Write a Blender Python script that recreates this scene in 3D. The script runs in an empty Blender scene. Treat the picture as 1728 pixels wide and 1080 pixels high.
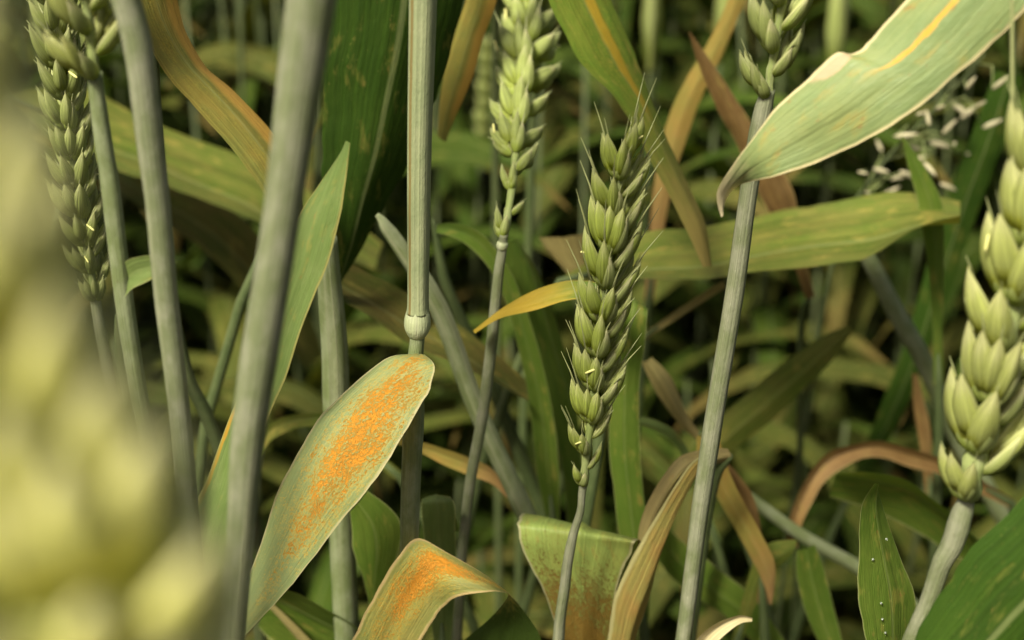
import bpy, math, random
from mathutils import Vector, Matrix, noise as mnoise

# ------------------------------------------------------------------ camera
F_PX, PITCH = 2592.0, math.radians(25)
CAM = Vector((0, 0, 0.85))
FWD = Vector((0, math.cos(PITCH), -math.sin(PITCH)))
UPV = Vector((0, math.sin(PITCH), math.cos(PITCH)))
scn = bpy.context.scene
COL = scn.collection
cam_d = bpy.data.cameras.new('camera')
cam_d.sensor_width = 36.0
cam_d.lens = 36.0 * F_PX / 1728.0
cam_d.clip_start, cam_d.clip_end = 0.01, 200
cam_d.dof.use_dof = True
cam_d.dof.focus_distance = 0.362
cam_d.dof.aperture_fstop = 11.5
cam = bpy.data.objects.new('camera', cam_d)
COL.objects.link(cam)
cam.location = CAM
cam.rotation_euler = (math.radians(90) - PITCH, 0, 0)
scn.camera = cam

# ------------------------------------------------------------------ sky, sun, exposure
SUN_EL, SUN_ROT = math.radians(50), math.radians(214)
world = bpy.data.worlds.new('World')
scn.world = world
world.use_nodes = True
wn = world.node_tree.nodes
sky = wn.new('ShaderNodeTexSky')
sky.sky_type = 'NISHITA'
sky.sun_disc = False
sky.sun_elevation, sky.sun_rotation = SUN_EL, SUN_ROT
sky.air_density, sky.dust_density, sky.ozone_density = 1.0, 7.0, 0.3
wn['Background'].inputs['Strength'].default_value = 0.055
world.node_tree.links.new(sky.outputs[0], wn['Background'].inputs['Color'])
sun_d = bpy.data.lights.new('sun', 'SUN')
sun_d.energy, sun_d.angle, sun_d.color = 4.2, math.radians(12), (1.0, 0.96, 0.76)
sun = bpy.data.objects.new('sun', sun_d)
COL.objects.link(sun)
sdir = Vector((math.sin(SUN_ROT) * math.cos(SUN_EL), math.cos(SUN_ROT) * math.cos(SUN_EL), math.sin(SUN_EL)))
sun.rotation_euler = sdir.to_track_quat('Z', 'Y').to_euler()
sun.location = (0, 0, 3)
scn.view_settings.view_transform = 'Standard'
scn.view_settings.look = 'None'
scn.view_settings.gamma = 1.0
scn.view_settings.exposure = 0.85
scn.cycles.max_bounces, scn.cycles.diffuse_bounces, scn.cycles.transmission_bounces = 6, 3, 4

# ------------------------------------------------------------------ helpers
R = random.Random(7)
def P(px, py, D):
    """point seen at photo pixel (px,py) on the upright plane that is D metres away at mid height"""
    t = (540.0 - py) / F_PX
    d = D * math.cos(PITCH) / (math.cos(PITCH) + t * math.sin(PITCH))
    return CAM + d * (Vector(((px - 864.0) / F_PX, 0, 0)) + t * UPV + FWD)
def mpp(D): return D / F_PX                       # metres per photo pixel at D
def catmull(pts, n):
    """n+1 samples through a list of tuples"""
    m = len(pts); out = []
    for i in range(n + 1):
        s = i / n * (m - 1); k = min(int(s), m - 2); f = s - k
        a, b, c, d = pts[max(k - 1, 0)], pts[k], pts[k + 1], pts[min(k + 2, m - 1)]
        out.append(tuple(0.5 * ((2 * q) + (r - p) * f + (2 * p - 5 * q + 4 * r - w) * f * f + (3 * q - p - 3 * r + w) * f ** 3)
                         for p, q, r, w in zip(a, b, c, d)))
    return out
def mesh_obj(name, verts, faces, uvs, mat, parent, metric=None, mats=None, fmat=None, smooth=True):
    me = bpy.data.meshes.new(name)
    me.from_pydata([tuple(v) for v in verts], [], faces)
    if uvs:
        ul = me.uv_layers.new(name='UVMap')
        ml = me.uv_layers.new(name='Metric') if metric else None
        for l in me.loops:
            ul.data[l.index].uv = uvs[l.vertex_index]
            if ml: ml.data[l.index].uv = metric[l.vertex_index]
    for m in (mats or [mat]): me.materials.append(m)
    if fmat: me.polygons.foreach_set('material_index', fmat)
    if smooth: me.polygons.foreach_set('use_smooth', [True] * len(me.polygons))
    o = bpy.data.objects.new(name, me)
    COL.objects.link(o)
    if parent: o.parent = parent
    return o
def thing(name, label, cat, loc, group=None):
    o = bpy.data.objects.new(name, None)
    o.empty_display_size = 0.01
    COL.objects.link(o)
    o.location = loc
    o['label'], o['category'] = label, cat
    if group: o['group'] = group
    return o

def tube_geo(path, sides=12, groove=0.0):
    """path: list of (Vector, radius) -> verts, faces, uvs, metric"""
    V, Fc, U, Mt = [], [], [], []
    n = len(path); run = 0
    side = None
    for i, (p, r) in enumerate(path):
        a = path[max(i - 1, 0)][0]; b = path[min(i + 1, n - 1)][0]
        T = (b - a).normalized()
        if side is None:
            side = T.cross(Vector((0, 1, 0.1))).normalized()
        side = (side - T * side.dot(T)).normalized()
        bi = T.cross(side)
        if i: run += (p - path[i - 1][0]).length
        for k in range(sides + 1):
            an = 2 * math.pi * k / sides
            rr = r * (1 + groove * math.cos(an * 5 + 0.7))
            V.append(p + rr * (math.cos(an) * side + math.sin(an) * bi))
            U.append((k / sides, i / (n - 1)))
            Mt.append((k / sides * 2 * math.pi * r * 100, run * 100))
    w = sides + 1
    for i in range(n - 1):
        for k in range(sides):
            Fc.append((i * w + k, i * w + k + 1, (i + 1) * w + k + 1, (i + 1) * w + k))
    Fc.append(tuple(range(sides - 1, -1, -1)))
    Fc.append(tuple((n - 1) * w + k for k in range(sides)))
    return V, Fc, U, Mt
def tube(name, path, mat, parent, base, sides=12, groove=0.0):
    V, Fc, U, Mt = tube_geo([(p - base, r) for p, r in path], sides, groove)
    return mesh_obj(name, V, Fc, U, mat, parent, Mt)

def ribbon_geo(rows, cross=8, gutter=0.10, wave=0.03, seed=0, fold=0.0):
    """rows: list of (L, R) world vectors"""
    V, Fc, U, Mt = [], [], [], []
    n = len(rows); run = 0
    for i, (a, b) in enumerate(rows):
        pa = rows[max(i - 1, 0)]; pb = rows[min(i + 1, n - 1)]
        T = ((pb[0] + pb[1]) - (pa[0] + pa[1]))
        Wd = b - a; w = Wd.length
        N = Wd.cross(T)
        N = N.normalized() if N.length > 1e-12 else Vector((0, -1, 0))
        if i: run += ((a + b) / 2 - (rows[i - 1][0] + rows[i - 1][1]) / 2).length
        for k in range(cross + 1):
            u = k / cross; q = 2 * u - 1
            h = gutter * w * (q * q - 0.4) + fold * w * (abs(q) - 0.5)
            h += wave * w * mnoise.noise(Vector((u * 1.6 + seed * 3.1, run * 38, seed * 1.7)))
            h -= 0.035 * w * math.exp(-(q / 0.09) ** 2)
            e = (0.03 * mnoise.noise(Vector((seed * 5.3, run * 90, u * 0.7))) + 0.02 * mnoise.noise(Vector((seed * 2.3, run * 260, u * 0.7)))) * w * q
            V.append(a + Wd * u + N * h + Wd.normalized() * e if w > 1e-9 else a.copy())
            U.append((u, i / (n - 1)))
            Mt.append((u * w * 100, run * 100))
    w = cross + 1
    for i in range(n - 1):
        for k in range(cross):
            Fc.append((i * w + k, i * w + k + 1, (i + 1) * w + k + 1, (i + 1) * w + k))
    return V, Fc, U, Mt
SEED = [0]
def ribbon(name, rows, mat, parent, base, **kw):
    SEED[0] += 1
    V, Fc, U, Mt = ribbon_geo([(a - base, b - base) for a, b in rows], seed=SEED[0], **kw)
    return mesh_obj(name, V, Fc, U, mat, parent, Mt)

# ------------------------------------------------------------------ materials
def N_(nt, typ, **kw):
    n = nt.nodes.new(typ)
    for k, v in kw.items(): setattr(n, k, v)
    return n
class G:
    """tiny node-graph helper"""
    def __init__(s, name):
        s.m = bpy.data.materials.new(name); s.m.use_nodes = True
        s.nt = s.m.node_tree; s.nt.nodes.clear()
    def lk(s, a, b): s.nt.links.new(a, b)
    def val(s, x, sock):
        if isinstance(x, (int, float)): sock.default_value = x
        elif isinstance(x, tuple): sock.default_value = x if len(x) == len(sock.default_value) else (*x, 1.0)
        else: s.lk(x, sock)
    def math(s, op, a, b=0.0, c=0.0, clamp=False):
        n = N_(s.nt, 'ShaderNodeMath', operation=op, use_clamp=clamp)
        s.val(a, n.inputs[0]); s.val(b, n.inputs[1]); s.val(c, n.inputs[2])
        return n.outputs[0]
    def mix(s, f, a, b, blend='MIX'):
        n = N_(s.nt, 'ShaderNodeMix', data_type='RGBA', blend_type=blend)
        s.val(f, n.inputs[0]); s.val(a, n.inputs[6]); s.val(b, n.inputs[7])
        return n.outputs[2]
    def step(s, x, lo, hi):
        n = N_(s.nt, 'ShaderNodeMapRange', interpolation_type='SMOOTHSTEP')
        s.val(x, n.inputs[0]); s.val(lo, n.inputs[1]); s.val(hi, n.inputs[2])
        n.inputs[3].default_value, n.inputs[4].default_value = 0.0, 1.0
        return n.outputs[0]
    def uv(s, layer):
        n = N_(s.nt, 'ShaderNodeUVMap', uv_map=layer)
        sp = N_(s.nt, 'ShaderNodeSeparateXYZ'); s.lk(n.outputs[0], sp.inputs[0])
        return n.outputs[0], sp.outputs[0], sp.outputs[1]
    def comb(s, x, y, z=0.0):
        n = N_(s.nt, 'ShaderNodeCombineXYZ')
        s.val(x, n.inputs[0]); s.val(y, n.inputs[1]); s.val(z, n.inputs[2])
        return n.outputs[0]
    def noise(s, vec, scale, detail=3.0, rough=0.55, dist=0.0):
        n = N_(s.nt, 'ShaderNodeTexNoise')
        s.lk(vec, n.inputs['Vector'])
        n.inputs['Scale'].default_value, n.inputs['Detail'].default_value = scale, detail
        n.inputs['Roughness'].default_value, n.inputs['Distortion'].default_value = rough, dist
        return n.outputs[0]
    def objinfo(s): return N_(s.nt, 'ShaderNodeObjectInfo').outputs['Random']
    def bump(s, h, strength, dist=0.0003):
        n = N_(s.nt, 'ShaderNodeBump')
        n.inputs['Strength'].default_value, n.inputs['Distance'].default_value = strength, dist
        s.lk(h, n.inputs['Height'])
        return n.outputs[0]
    def finish(s, col, rough, trans=0.0, bump=None, spec=0.35, tcol=None):
        p = N_(s.nt, 'ShaderNodeBsdfPrincipled')
        s.val(col, p.inputs['Base Color']); s.val(rough, p.inputs['Roughness'])
        p.inputs['Specular IOR Level'].default_value = spec
        out = N_(s.nt, 'ShaderNodeOutputMaterial')
        if bump: s.lk(bump, p.inputs['Normal'])
        if trans:
            t = N_(s.nt, 'ShaderNodeBsdfTranslucent')
            s.val(tcol if tcol is not None else col, t.inputs[0])
            mx = N_(s.nt, 'ShaderNodeMixShader'); mx.inputs[0].default_value = trans
            s.lk(p.outputs[0], mx.inputs[1]); s.lk(t.outputs[0], mx.inputs[2])
            s.lk(mx.outputs[0], out.inputs[0])
        else: s.lk(p.outputs[0], out.inputs[0])
        return s.m

def leaf_mat(name, base, second, vein=0.22, mott=0.5, rust=None, edge=None, tip=None, streak=None, spot=None,
             rough=0.5, trans=0.28, midrib=0.25, specks=0.12, tint=0.25, spec=0.3, lesion=0.45):
    """base/second: colours blended by mottling; rust=(amount, u, v, su, sv, colour) ; edge=(width, colour) ;
    tip=(v0, v1, colour) ; streak=(u, du, v0, v1, colour) ; spot=(u, v, su, sv, colour)"""
    g = G(name)
    uvv, u, v = g.uv('UVMap'); mv, mx, my = g.uv('Metric')
    rnd = g.objinfo()
    off = g.math('MULTIPLY', rnd, 37.0)
    big = g.noise(g.comb(g.math('ADD', mx, off), g.math('MULTIPLY', my, 0.45), off), 1.3, 4)
    mid = g.noise(g.comb(mx, g.math('MULTIPLY', my, 0.35), off), 6.0, 4)
    vn = g.noise(g.comb(g.math('MULTIPLY', u, 46.0), g.math('MULTIPLY', my, 0.18), off), 1.0, 2)
    vn2 = g.noise(g.comb(g.math('MULTIPLY', u, 13.0), g.math('MULTIPLY', my, 0.10), off), 1.0, 2)
    f = g.step(g.math('ADD', g.math('MULTIPLY', big, 0.7), g.math('MULTIPLY', mid, 0.3)), 0.5 - 0.28 * mott, 0.72)
    col = g.mix(g.math('MULTIPLY', f, mott * 1.4, clamp=True), base, second)
    vs = g.math('ADD', g.math('MULTIPLY', g.math('SUBTRACT', vn, 0.5), vein * 2.6), g.math('MULTIPLY', g.math('SUBTRACT', vn2, 0.5), vein * 2.0))
    vs = g.math('ADD', vs, 1.0)
    col = g.mix(1.0, col, g.comb(vs, vs, vs), 'MULTIPLY')
    br = g.math('ADD', g.math('MULTIPLY', rnd, tint), 1.0 - tint * 0.5)
    col = g.mix(1.0, col, g.comb(br, br, br), 'MULTIPLY')
    q = g.math('ABSOLUTE', g.math('SUBTRACT', u, 0.5))
    if midrib:
        mr = g.math('MULTIPLY', g.math('SUBTRACT', 1.0, g.step(q, 0.008, 0.035)), midrib)
        col = g.mix(mr, col, (0.35, 0.38, 0.16))
    def gauss(cu, cv, su, sv):
        a = g.math('POWER', g.math('DIVIDE', g.math('SUBTRACT', u, cu), su), 2.0)
        b = g.math('POWER', g.math('DIVIDE', g.math('SUBTRACT', v, cv), sv), 2.0)
        return g.math('POWER', 2.718, g.math('MULTIPLY', g.math('ADD', a, b), -1.0))
    hgt = g.math('MULTIPLY', vn, 1.0)
    if lesion:
        ls = g.noise(g.comb(g.math('ADD', mx, off), g.math('MULTIPLY', my, 0.30), off), 3.6, 3, 0.6)
        fl = g.noise(g.comb(g.math('SUBTRACT', mx, off), g.math('MULTIPLY', my, 0.45), off), 11.0, 2, 0.5)
        col = g.mix(g.math('MULTIPLY', g.step(ls, 0.56, 0.70), lesion * 0.8), col, (0.36, 0.29, 0.07))
        col = g.mix(g.math('MULTIPLY', g.step(g.math('ADD', g.math('MULTIPLY', fl, 0.7), g.math('MULTIPLY', ls, 0.4)), 0.69, 0.76), lesion), col, (0.27, 0.15, 0.05))
    if streak:
        su, du, v0, v1, sc = streak
        wob = g.math('MULTIPLY', g.math('SUBTRACT', mid, 0.5), 0.10)
        qq = g.math('ABSOLUTE', g.math('SUBTRACT', g.math('ADD', u, wob), su))
        taper = g.math('MULTIPLY', g.step(v, v0 - 0.02, v0 + 0.03), g.math('SUBTRACT', 1.0, g.step(v, v1 - 0.18, v1)))
        msk = g.math('MULTIPLY', g.math('SUBTRACT', 1.0, g.step(qq, du * 0.4, du)), taper)
        col = g.mix(g.math('MULTIPLY', msk, 0.9), col, sc)
    if spot:
        pu, pv, su, sv, sc = spot
        e = g.math('MULTIPLY', gauss(pu, pv, su, sv), g.math('ADD', mid, 0.55))
        col = g.mix(g.step(e, 0.35, 0.6), col, sc)
    if rust:
        am, ru, rv, su, sv, rc = rust
        e = gauss(ru, rv, su, sv)
        fine = g.noise(g.comb(g.math('MULTIPLY', mx, 1.0), g.math('MULTIPLY', my, 0.42), off), 9.0, 3, 0.65)
        grain = g.noise(g.comb(mx, g.math('MULTIPLY', my, 0.7), off), 21.0, 3, 0.75)
        blot = g.noise(g.comb(mx, g.math('MULTIPLY', my, 0.35), off), 3.2, 4, 0.6)
        sm = g.math('ADD', g.math('MULTIPLY', fine, 0.35), g.math('ADD', g.math('MULTIPLY', grain, 1.35), g.math('MULTIPLY', blot, 0.65)))
        sm = g.math('ADD', sm, g.math('MULTIPLY', e, am))
        m1 = g.step(sm, 1.52, 1.70)
        yel = g.step(sm, 1.30, 1.62)
        col = g.mix(g.math('MULTIPLY', yel, 0.5), col, (rc[0] * 0.95, rc[1] * 1.55, rc[2] * 1.6 + 0.01))
        rc2 = g.mix(grain, (rc[0] * 0.82, rc[1] * 0.66, rc[2] * 0.6), (rc[0] * 1.1, rc[1] * 1.45, rc[2] * 1.6))
        col = g.mix(g.math('MULTIPLY', m1, 0.92), col, rc2)
        dk = g.step(g.math('ADD', grain, g.math('MULTIPLY', e, 0.10)), 0.68, 0.76)
        col = g.mix(g.math('MULTIPLY', g.math('MULTIPLY', dk, yel), 0.55), col, (0.10, 0.045, 0.012))
        hgt = g.math('ADD', hgt, g.math('MULTIPLY', m1, g.math('MULTIPLY', grain, 2.5)))
    if specks:
        sn = g.noise(g.comb(mx, g.math('MULTIPLY', my, 0.6), off), 9.0, 2, 0.5)
        col = g.mix(g.math('MULTIPLY', g.step(sn, 0.70, 0.78), specks), col, (0.42, 0.36, 0.10))
    if edge:
        ew, ec = edge
        ed = g.math('ADD', q, g.math('MULTIPLY', g.math('SUBTRACT', big, 0.5), ew * 1.4))
        col = g.mix(g.step(ed, 0.5 - ew, 0.5 - ew * 0.35), col, ec)
    if tip:
        t0, t1, tc = tip
        tv = g.math('ADD', v, g.math('MULTIPLY', g.math('SUBTRACT', mid, 0.5), 0.16))
        tv = g.math('ADD', tv, g.math('MULTIPLY', g.math('SUBTRACT', vn2, 0.5), 0.12))
        col = g.mix(g.step(tv, t0, t1), col, tc)
    rr = g.math('ADD', rough, g.math('MULTIPLY', g.math('SUBTRACT', mid, 0.5), 0.25))
    tc = g.mix(1.0, col, (1.15, 1.12, 0.45), 'MULTIPLY')
    return g.finish(col, rr, trans, g.bump(g.math('ADD', hgt, g.math('MULTIPLY', mid, 1.2)), 0.7, 0.0004), spec, tc)

def stem_mat(name, base, second, third=(0.32, 0.32, 0.2), bloom=0.5, trans=0.0, groove=None):
    g = G(name)
    uvv, u, v = g.uv('UVMap'); mv, mx, my = g.uv('Metric')
    off = g.math('MULTIPLY', g.objinfo(), 31.0)
    ln = g.noise(g.comb(g.math('MULTIPLY', u, 40.0), g.math('MULTIPLY', my, 0.10), off), 1.0, 2)
    ln2 = g.noise(g.comb(g.math('MULTIPLY', u, 9.0), g.math('MULTIPLY', my, 0.08), off), 1.0, 2)
    bl = g.noise(g.comb(mx, g.math('MULTIPLY', my, 0.5), off), 2.4, 5, 0.6)
    gr = g.noise(g.comb(mx, my, off), 30.0, 3, 0.6)
    col = g.mix(g.step(bl, 0.35, 0.68), base, second)
    col = g.mix(g.math('MULTIPLY', g.step(ln2, 0.52, 0.72), bloom), col, third)
    k = g.math('ADD', g.math('MULTIPLY', g.math('SUBTRACT', ln, 0.5), 0.75), g.math('ADD', 1.0, g.math('MULTIPLY', g.math('SUBTRACT', gr, 0.5), 0.30)))
    col = g.mix(1.0, col, g.comb(k, k, k), 'MULTIPLY')
    if groove:
        gu, gw, gc, gb = groove
        qq = g.math('ABSOLUTE', g.math('SUBTRACT', g.math('ADD', u, g.math('MULTIPLY', g.math('SUBTRACT', bl, 0.5), 0.02)), gu))
        col = g.mix(g.math('MULTIPLY', g.math('SUBTRACT', 1.0, g.step(qq, gw * 0.5, gw)), gb), col, gc)
    sp = g.noise(g.comb(mx, g.math('MULTIPLY', my, 0.5), off), 13.0, 3, 0.7)
    col = g.mix(g.math('MULTIPLY', g.step(sp, 0.64, 0.74), 0.55), col, (0.10, 0.085, 0.035))
    col = g.mix(g.math('MULTIPLY', g.step(g.math('SUBTRACT', 1.0, sp), 0.66, 0.76), 0.4), col, (0.36, 0.36, 0.26))
    rr = g.math('ADD', 0.48, g.math('MULTIPLY', gr, 0.25))
    return g.finish(col, rr, trans, g.bump(g.math('ADD', ln, g.math('MULTIPLY', sp, 0.6)), 0.8, 0.0004), 0.3)

def floret_mat(name, low, mid, high, trans=0.3):
    g = G(name)
    uvv, u, v = g.uv('UVMap')
    rnd = g.objinfo()
    off = g.math('MULTIPLY', rnd, 23.0)
    ln = g.noise(g.comb(g.math('MULTIPLY', u, 22.0), g.math('MULTIPLY', v, 0.8), off), 1.0, 2)
    bl = g.noise(g.comb(g.math('MULTIPLY', u, 3.0), g.math('MULTIPLY', v, 2.0), off), 1.6, 4)
    vv = g.math('ADD', v, g.math('MULTIPLY', g.math('SUBTRACT', bl, 0.5), 0.5))
    col = g.mix(g.step(vv, 0.05, 0.42), low, mid)
    col = g.mix(g.step(vv, 0.55, 1.0), col, high)
    ed = g.step(g.math('ABSOLUTE', g.math('SUBTRACT', u, 0.5)), 0.33, 0.49)
    col = g.mix(g.math('MULTIPLY', ed, 0.55), col, high)
    k = g.math('ADD', 1.0, g.math('MULTIPLY', g.math('SUBTRACT', ln, 0.5), 1.5))
    k = g.math('MULTIPLY', k, g.math('ADD', 0.88, g.math('MULTIPLY', rnd, 0.24)))
    col = g.mix(1.0, col, g.comb(k, k, k), 'MULTIPLY')
    tc = g.mix(1.0, col, (1.15, 1.1, 0.35), 'MULTIPLY')
    return g.finish(col, 0.55, trans, g.bump(ln, 0.8, 0.0004), 0.25, tc)

def plain_mat(name, c, rough=0.5, trans=0.0, var=0.3):
    g = G(name)
    tc = N_(g.nt, 'ShaderNodeTexCoord').outputs['Object']
    n = g.noise(tc, 260.0, 3)
    k = g.math('ADD', 1.0 - var * 0.5, g.math('MULTIPLY', n, var))
    return g.finish(g.mix(1.0, c, g.comb(k, k, k), 'MULTIPLY'), rough, trans)

STRAW = (0.50, 0.38, 0.18); PALE = (0.62, 0.52, 0.32); ORANGE = (0.74, 0.27, 0.025); RUSTB = (0.26, 0.135, 0.022)
M = {}
M['rust'] = leaf_mat('rusted_blade', (0.18, 0.22, 0.09), (0.25, 0.26, 0.09), rust=(0.53, 0.60, 0.38, 0.40, 0.40, ORANGE), lesion=0.1, edge=(0.04, (0.42, 0.38, 0.2)), mott=0.5, midrib=0.0, rough=0.55, spec=0.25)
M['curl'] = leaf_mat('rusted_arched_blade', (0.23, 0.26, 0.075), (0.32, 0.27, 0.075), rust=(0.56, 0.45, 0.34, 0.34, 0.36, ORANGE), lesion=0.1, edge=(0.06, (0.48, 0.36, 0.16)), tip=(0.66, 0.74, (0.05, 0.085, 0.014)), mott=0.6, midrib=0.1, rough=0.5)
M['roll'] = leaf_mat('brown_speckled_blade', (0.23, 0.30, 0.075), (0.28, 0.30, 0.07), rust=(0.66, 0.35, 0.92, 1.1, 0.36, RUSTB), mott=0.5, midrib=0.05, edge=(0.03, (0.4, 0.38, 0.2)))
M['flag'] = leaf_mat('glaucous_blade', (0.185, 0.25, 0.095), (0.25, 0.29, 0.105), mott=0.7, lesion=0.6, edge=(0.05, (0.58, 0.50, 0.27)), tip=(0.70, 0.88, PALE), streak=(0.42, 0.045, 0.0, 0.46, (0.60, 0.33, 0.04)), spot=(0.03, 0.43, 0.16, 0.07, (0.46, 0.34, 0.20)), midrib=0.0, trans=0.16, spec=0.4, vein=0.16)
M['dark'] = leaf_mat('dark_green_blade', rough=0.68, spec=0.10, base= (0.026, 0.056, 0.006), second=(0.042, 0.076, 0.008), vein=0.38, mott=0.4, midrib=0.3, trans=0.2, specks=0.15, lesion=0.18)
M['green'] = leaf_mat('fresh_green_blade', (0.10, 0.165, 0.022), (0.16, 0.205, 0.035), vein=0.2, mott=0.5, edge=(0.025, (0.3, 0.33, 0.12)), trans=0.28, midrib=0.2, spec=0.18)
M['light'] = leaf_mat('light_green_blade', (0.13, 0.19, 0.05), (0.20, 0.25, 0.08), vein=0.2, mott=0.5, edge=(0.03, (0.34, 0.36, 0.14)), trans=0.3, midrib=0.15)
M['goldedge'] = leaf_mat('green_blade_with_golden_edge', (0.14, 0.205, 0.055), (0.21, 0.26, 0.09), vein=0.22, edge=(0.06, (0.30, 0.28, 0.09)), tip=None, streak=(0.06, 0.07, 0.42, 0.75, (0.50, 0.27, 0.03)), trans=0.3, midrib=0.1, specks=0.25)
M['olive'] = leaf_mat('olive_blade', (0.095, 0.14, 0.02), (0.16, 0.165, 0.035), lesion=0.7, vein=0.4, mott=0.8, rust=(0.10, 0.5, 0.5, 0.6, 0.6, (0.40, 0.20, 0.03)), trans=0.25, spec=0.18)
M['olivebrown'] = leaf_mat('olive_brown_blade', rough=0.68, spec=0.10, base= (0.085, 0.115, 0.02), second=(0.14, 0.12, 0.032), vein=0.3, mott=0.9, rust=(0.14, 0.6, 0.6, 0.5, 0.5, (0.36, 0.17, 0.04)), trans=0.22)
M['stripe'] = leaf_mat('yellow_striped_blade', (0.10, 0.17, 0.02), (0.17, 0.20, 0.03), vein=0.35, mott=0.7, streak=(0.6, 0.13, 0.0, 0.62, (0.46, 0.30, 0.03)), tip=(0.50, 0.95, (0.30, 0.23, 0.07)), lesion=0.9, rust=(0.16, 0.5, 0.4, 0.5, 0.5, (0.42, 0.24, 0.03)), trans=0.28, spec=0.18)
M['rustedge'] = leaf_mat('orange_edged_blade', (0.18, 0.20, 0.05), (0.28, 0.22, 0.05), vein=0.35, mott=0.8, streak=(0.90, 0.30, 0.0, 0.95, (0.46, 0.27, 0.06)), rust=(0.14, 0.5, 0.3, 0.5, 0.5, (0.45, 0.24, 0.03)), trans=0.25, spec=0.18)
M['brown'] = leaf_mat('dead_brown_blade', (0.19, 0.105, 0.035), (0.27, 0.165, 0.06), vein=0.5, mott=0.8, trans=0.2, midrib=0.0, rough=0.6, edge=(0.05, (0.34, 0.23, 0.09)))
M['tan'] = leaf_mat('dry_tan_blade', (0.24, 0.185, 0.07), (0.30, 0.25, 0.095), vein=0.5, mott=0.8, trans=0.2, midrib=0.0, rough=0.6)
M['amber'] = leaf_mat('dry_amber_blade', (0.40, 0.23, 0.07), (0.33, 0.28, 0.08), vein=0.35, mott=0.9, trans=0.25, midrib=0.0, edge=(0.10, (0.44, 0.40, 0.18)), rough=0.55)
M['pale'] = leaf_mat('bleached_blade', (0.58, 0.50, 0.30), (0.48, 0.38, 0.18), vein=0.3, mott=0.5, trans=0.2, midrib=0.0)
M['yellowtip'] = leaf_mat('green_blade_with_yellow_tip', (0.13, 0.20, 0.03), (0.20, 0.24, 0.04), tip=(0.22, 0.62, (0.52, 0.36, 0.04)), trans=0.3, edge=(0.05, (0.45, 0.34, 0.06)))
M['yellow'] = leaf_mat('yellowing_blade', (0.34, 0.30, 0.07), (0.44, 0.28, 0.07), trans=0.3, mott=0.8, tip=(0.5, 1.0, (0.48, 0.28, 0.12)))
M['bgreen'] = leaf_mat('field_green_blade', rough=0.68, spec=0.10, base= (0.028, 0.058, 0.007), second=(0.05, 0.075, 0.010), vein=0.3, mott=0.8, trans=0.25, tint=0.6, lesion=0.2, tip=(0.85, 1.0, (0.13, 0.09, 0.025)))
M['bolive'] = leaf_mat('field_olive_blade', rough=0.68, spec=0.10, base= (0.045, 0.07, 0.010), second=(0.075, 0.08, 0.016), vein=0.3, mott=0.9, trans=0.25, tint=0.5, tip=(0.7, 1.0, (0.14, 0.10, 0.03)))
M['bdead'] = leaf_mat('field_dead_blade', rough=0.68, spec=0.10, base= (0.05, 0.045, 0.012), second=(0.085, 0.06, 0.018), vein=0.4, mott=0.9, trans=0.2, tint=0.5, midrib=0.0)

GREY = (0.20, 0.215, 0.155); GREYG = (0.18, 0.205, 0.115)
M['stem'] = stem_mat('waxy_grey_stem', (0.14, 0.16, 0.078), (0.22, 0.225, 0.15))
M['stem_green'] = stem_mat('waxy_green_stem', (0.135, 0.165, 0.065), (0.21, 0.235, 0.13))
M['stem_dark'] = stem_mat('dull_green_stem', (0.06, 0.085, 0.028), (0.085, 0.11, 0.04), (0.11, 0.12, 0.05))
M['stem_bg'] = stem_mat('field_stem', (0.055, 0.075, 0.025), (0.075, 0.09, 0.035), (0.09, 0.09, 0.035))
M['sheath'] = stem_mat('split_sheath', (0.22, 0.25, 0.13), (0.27, 0.29, 0.16), (0.40, 0.40, 0.24), 0.8, groove=(0.37, 0.030, (0.16, 0.11, 0.03), 0.85))
M['node'] = stem_mat('pale_node', (0.33, 0.36, 0.20), (0.38, 0.40, 0.25), (0.42, 0.42, 0.28), 0.5)
M['floret'] = floret_mat('green_floret', (0.34, 0.40, 0.025), (0.37, 0.44, 0.09), (0.56, 0.58, 0.27), 0.42)
M['floret_pale'] = floret_mat('pale_floret', (0.42, 0.45, 0.05), (0.45, 0.49, 0.15), (0.60, 0.60, 0.30), 0.42)
M['floret_grey'] = floret_mat('greyish_floret', (0.28, 0.33, 0.05), (0.33, 0.38, 0.12), (0.48, 0.50, 0.24), 0.38)
M['floret_yellow'] = floret_mat('yellowish_floret', (0.70, 0.64, 0.04), (0.70, 0.69, 0.20), (0.78, 0.75, 0.42), 0.18)
M['glume'] = floret_mat('papery_glume', (0.30, 0.37, 0.06), (0.38, 0.43, 0.15), (0.60, 0.58, 0.33), 0.40)
M['awn'] = plain_mat('awn_green', (0.30, 0.32, 0.14), 0.5)
M['anther'] = plain_mat('anther_yellow', (0.62, 0.60, 0.22), 0.6)
M['seed'] = plain_mat('pale_seed_husk', (0.52, 0.47, 0.30), 0.6, 0.25)
M['rachis'] = stem_mat('ear_axis_green', (0.22, 0.27, 0.08), (0.27, 0.31, 0.12))

def water_mat():
    g = G('water_droplet')
    p = N_(g.nt, 'ShaderNodeBsdfPrincipled')
    tc = N_(g.nt, 'ShaderNodeTexCoord').outputs['Object']
    p.inputs['Base Color'].default_value = (0.9, 0.95, 0.9, 1)
    p.inputs['Transmission Weight'].default_value = 0.85
    g.lk(g.math('MULTIPLY', g.noise(tc, 300, 1), 0.08), p.inputs['Roughness'])
    p.inputs['IOR'].default_value = 1.33
    o = N_(g.nt, 'ShaderNodeOutputMaterial'); g.lk(p.outputs[0], o.inputs[0])
    return g.m
M['water'] = water_mat()

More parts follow.
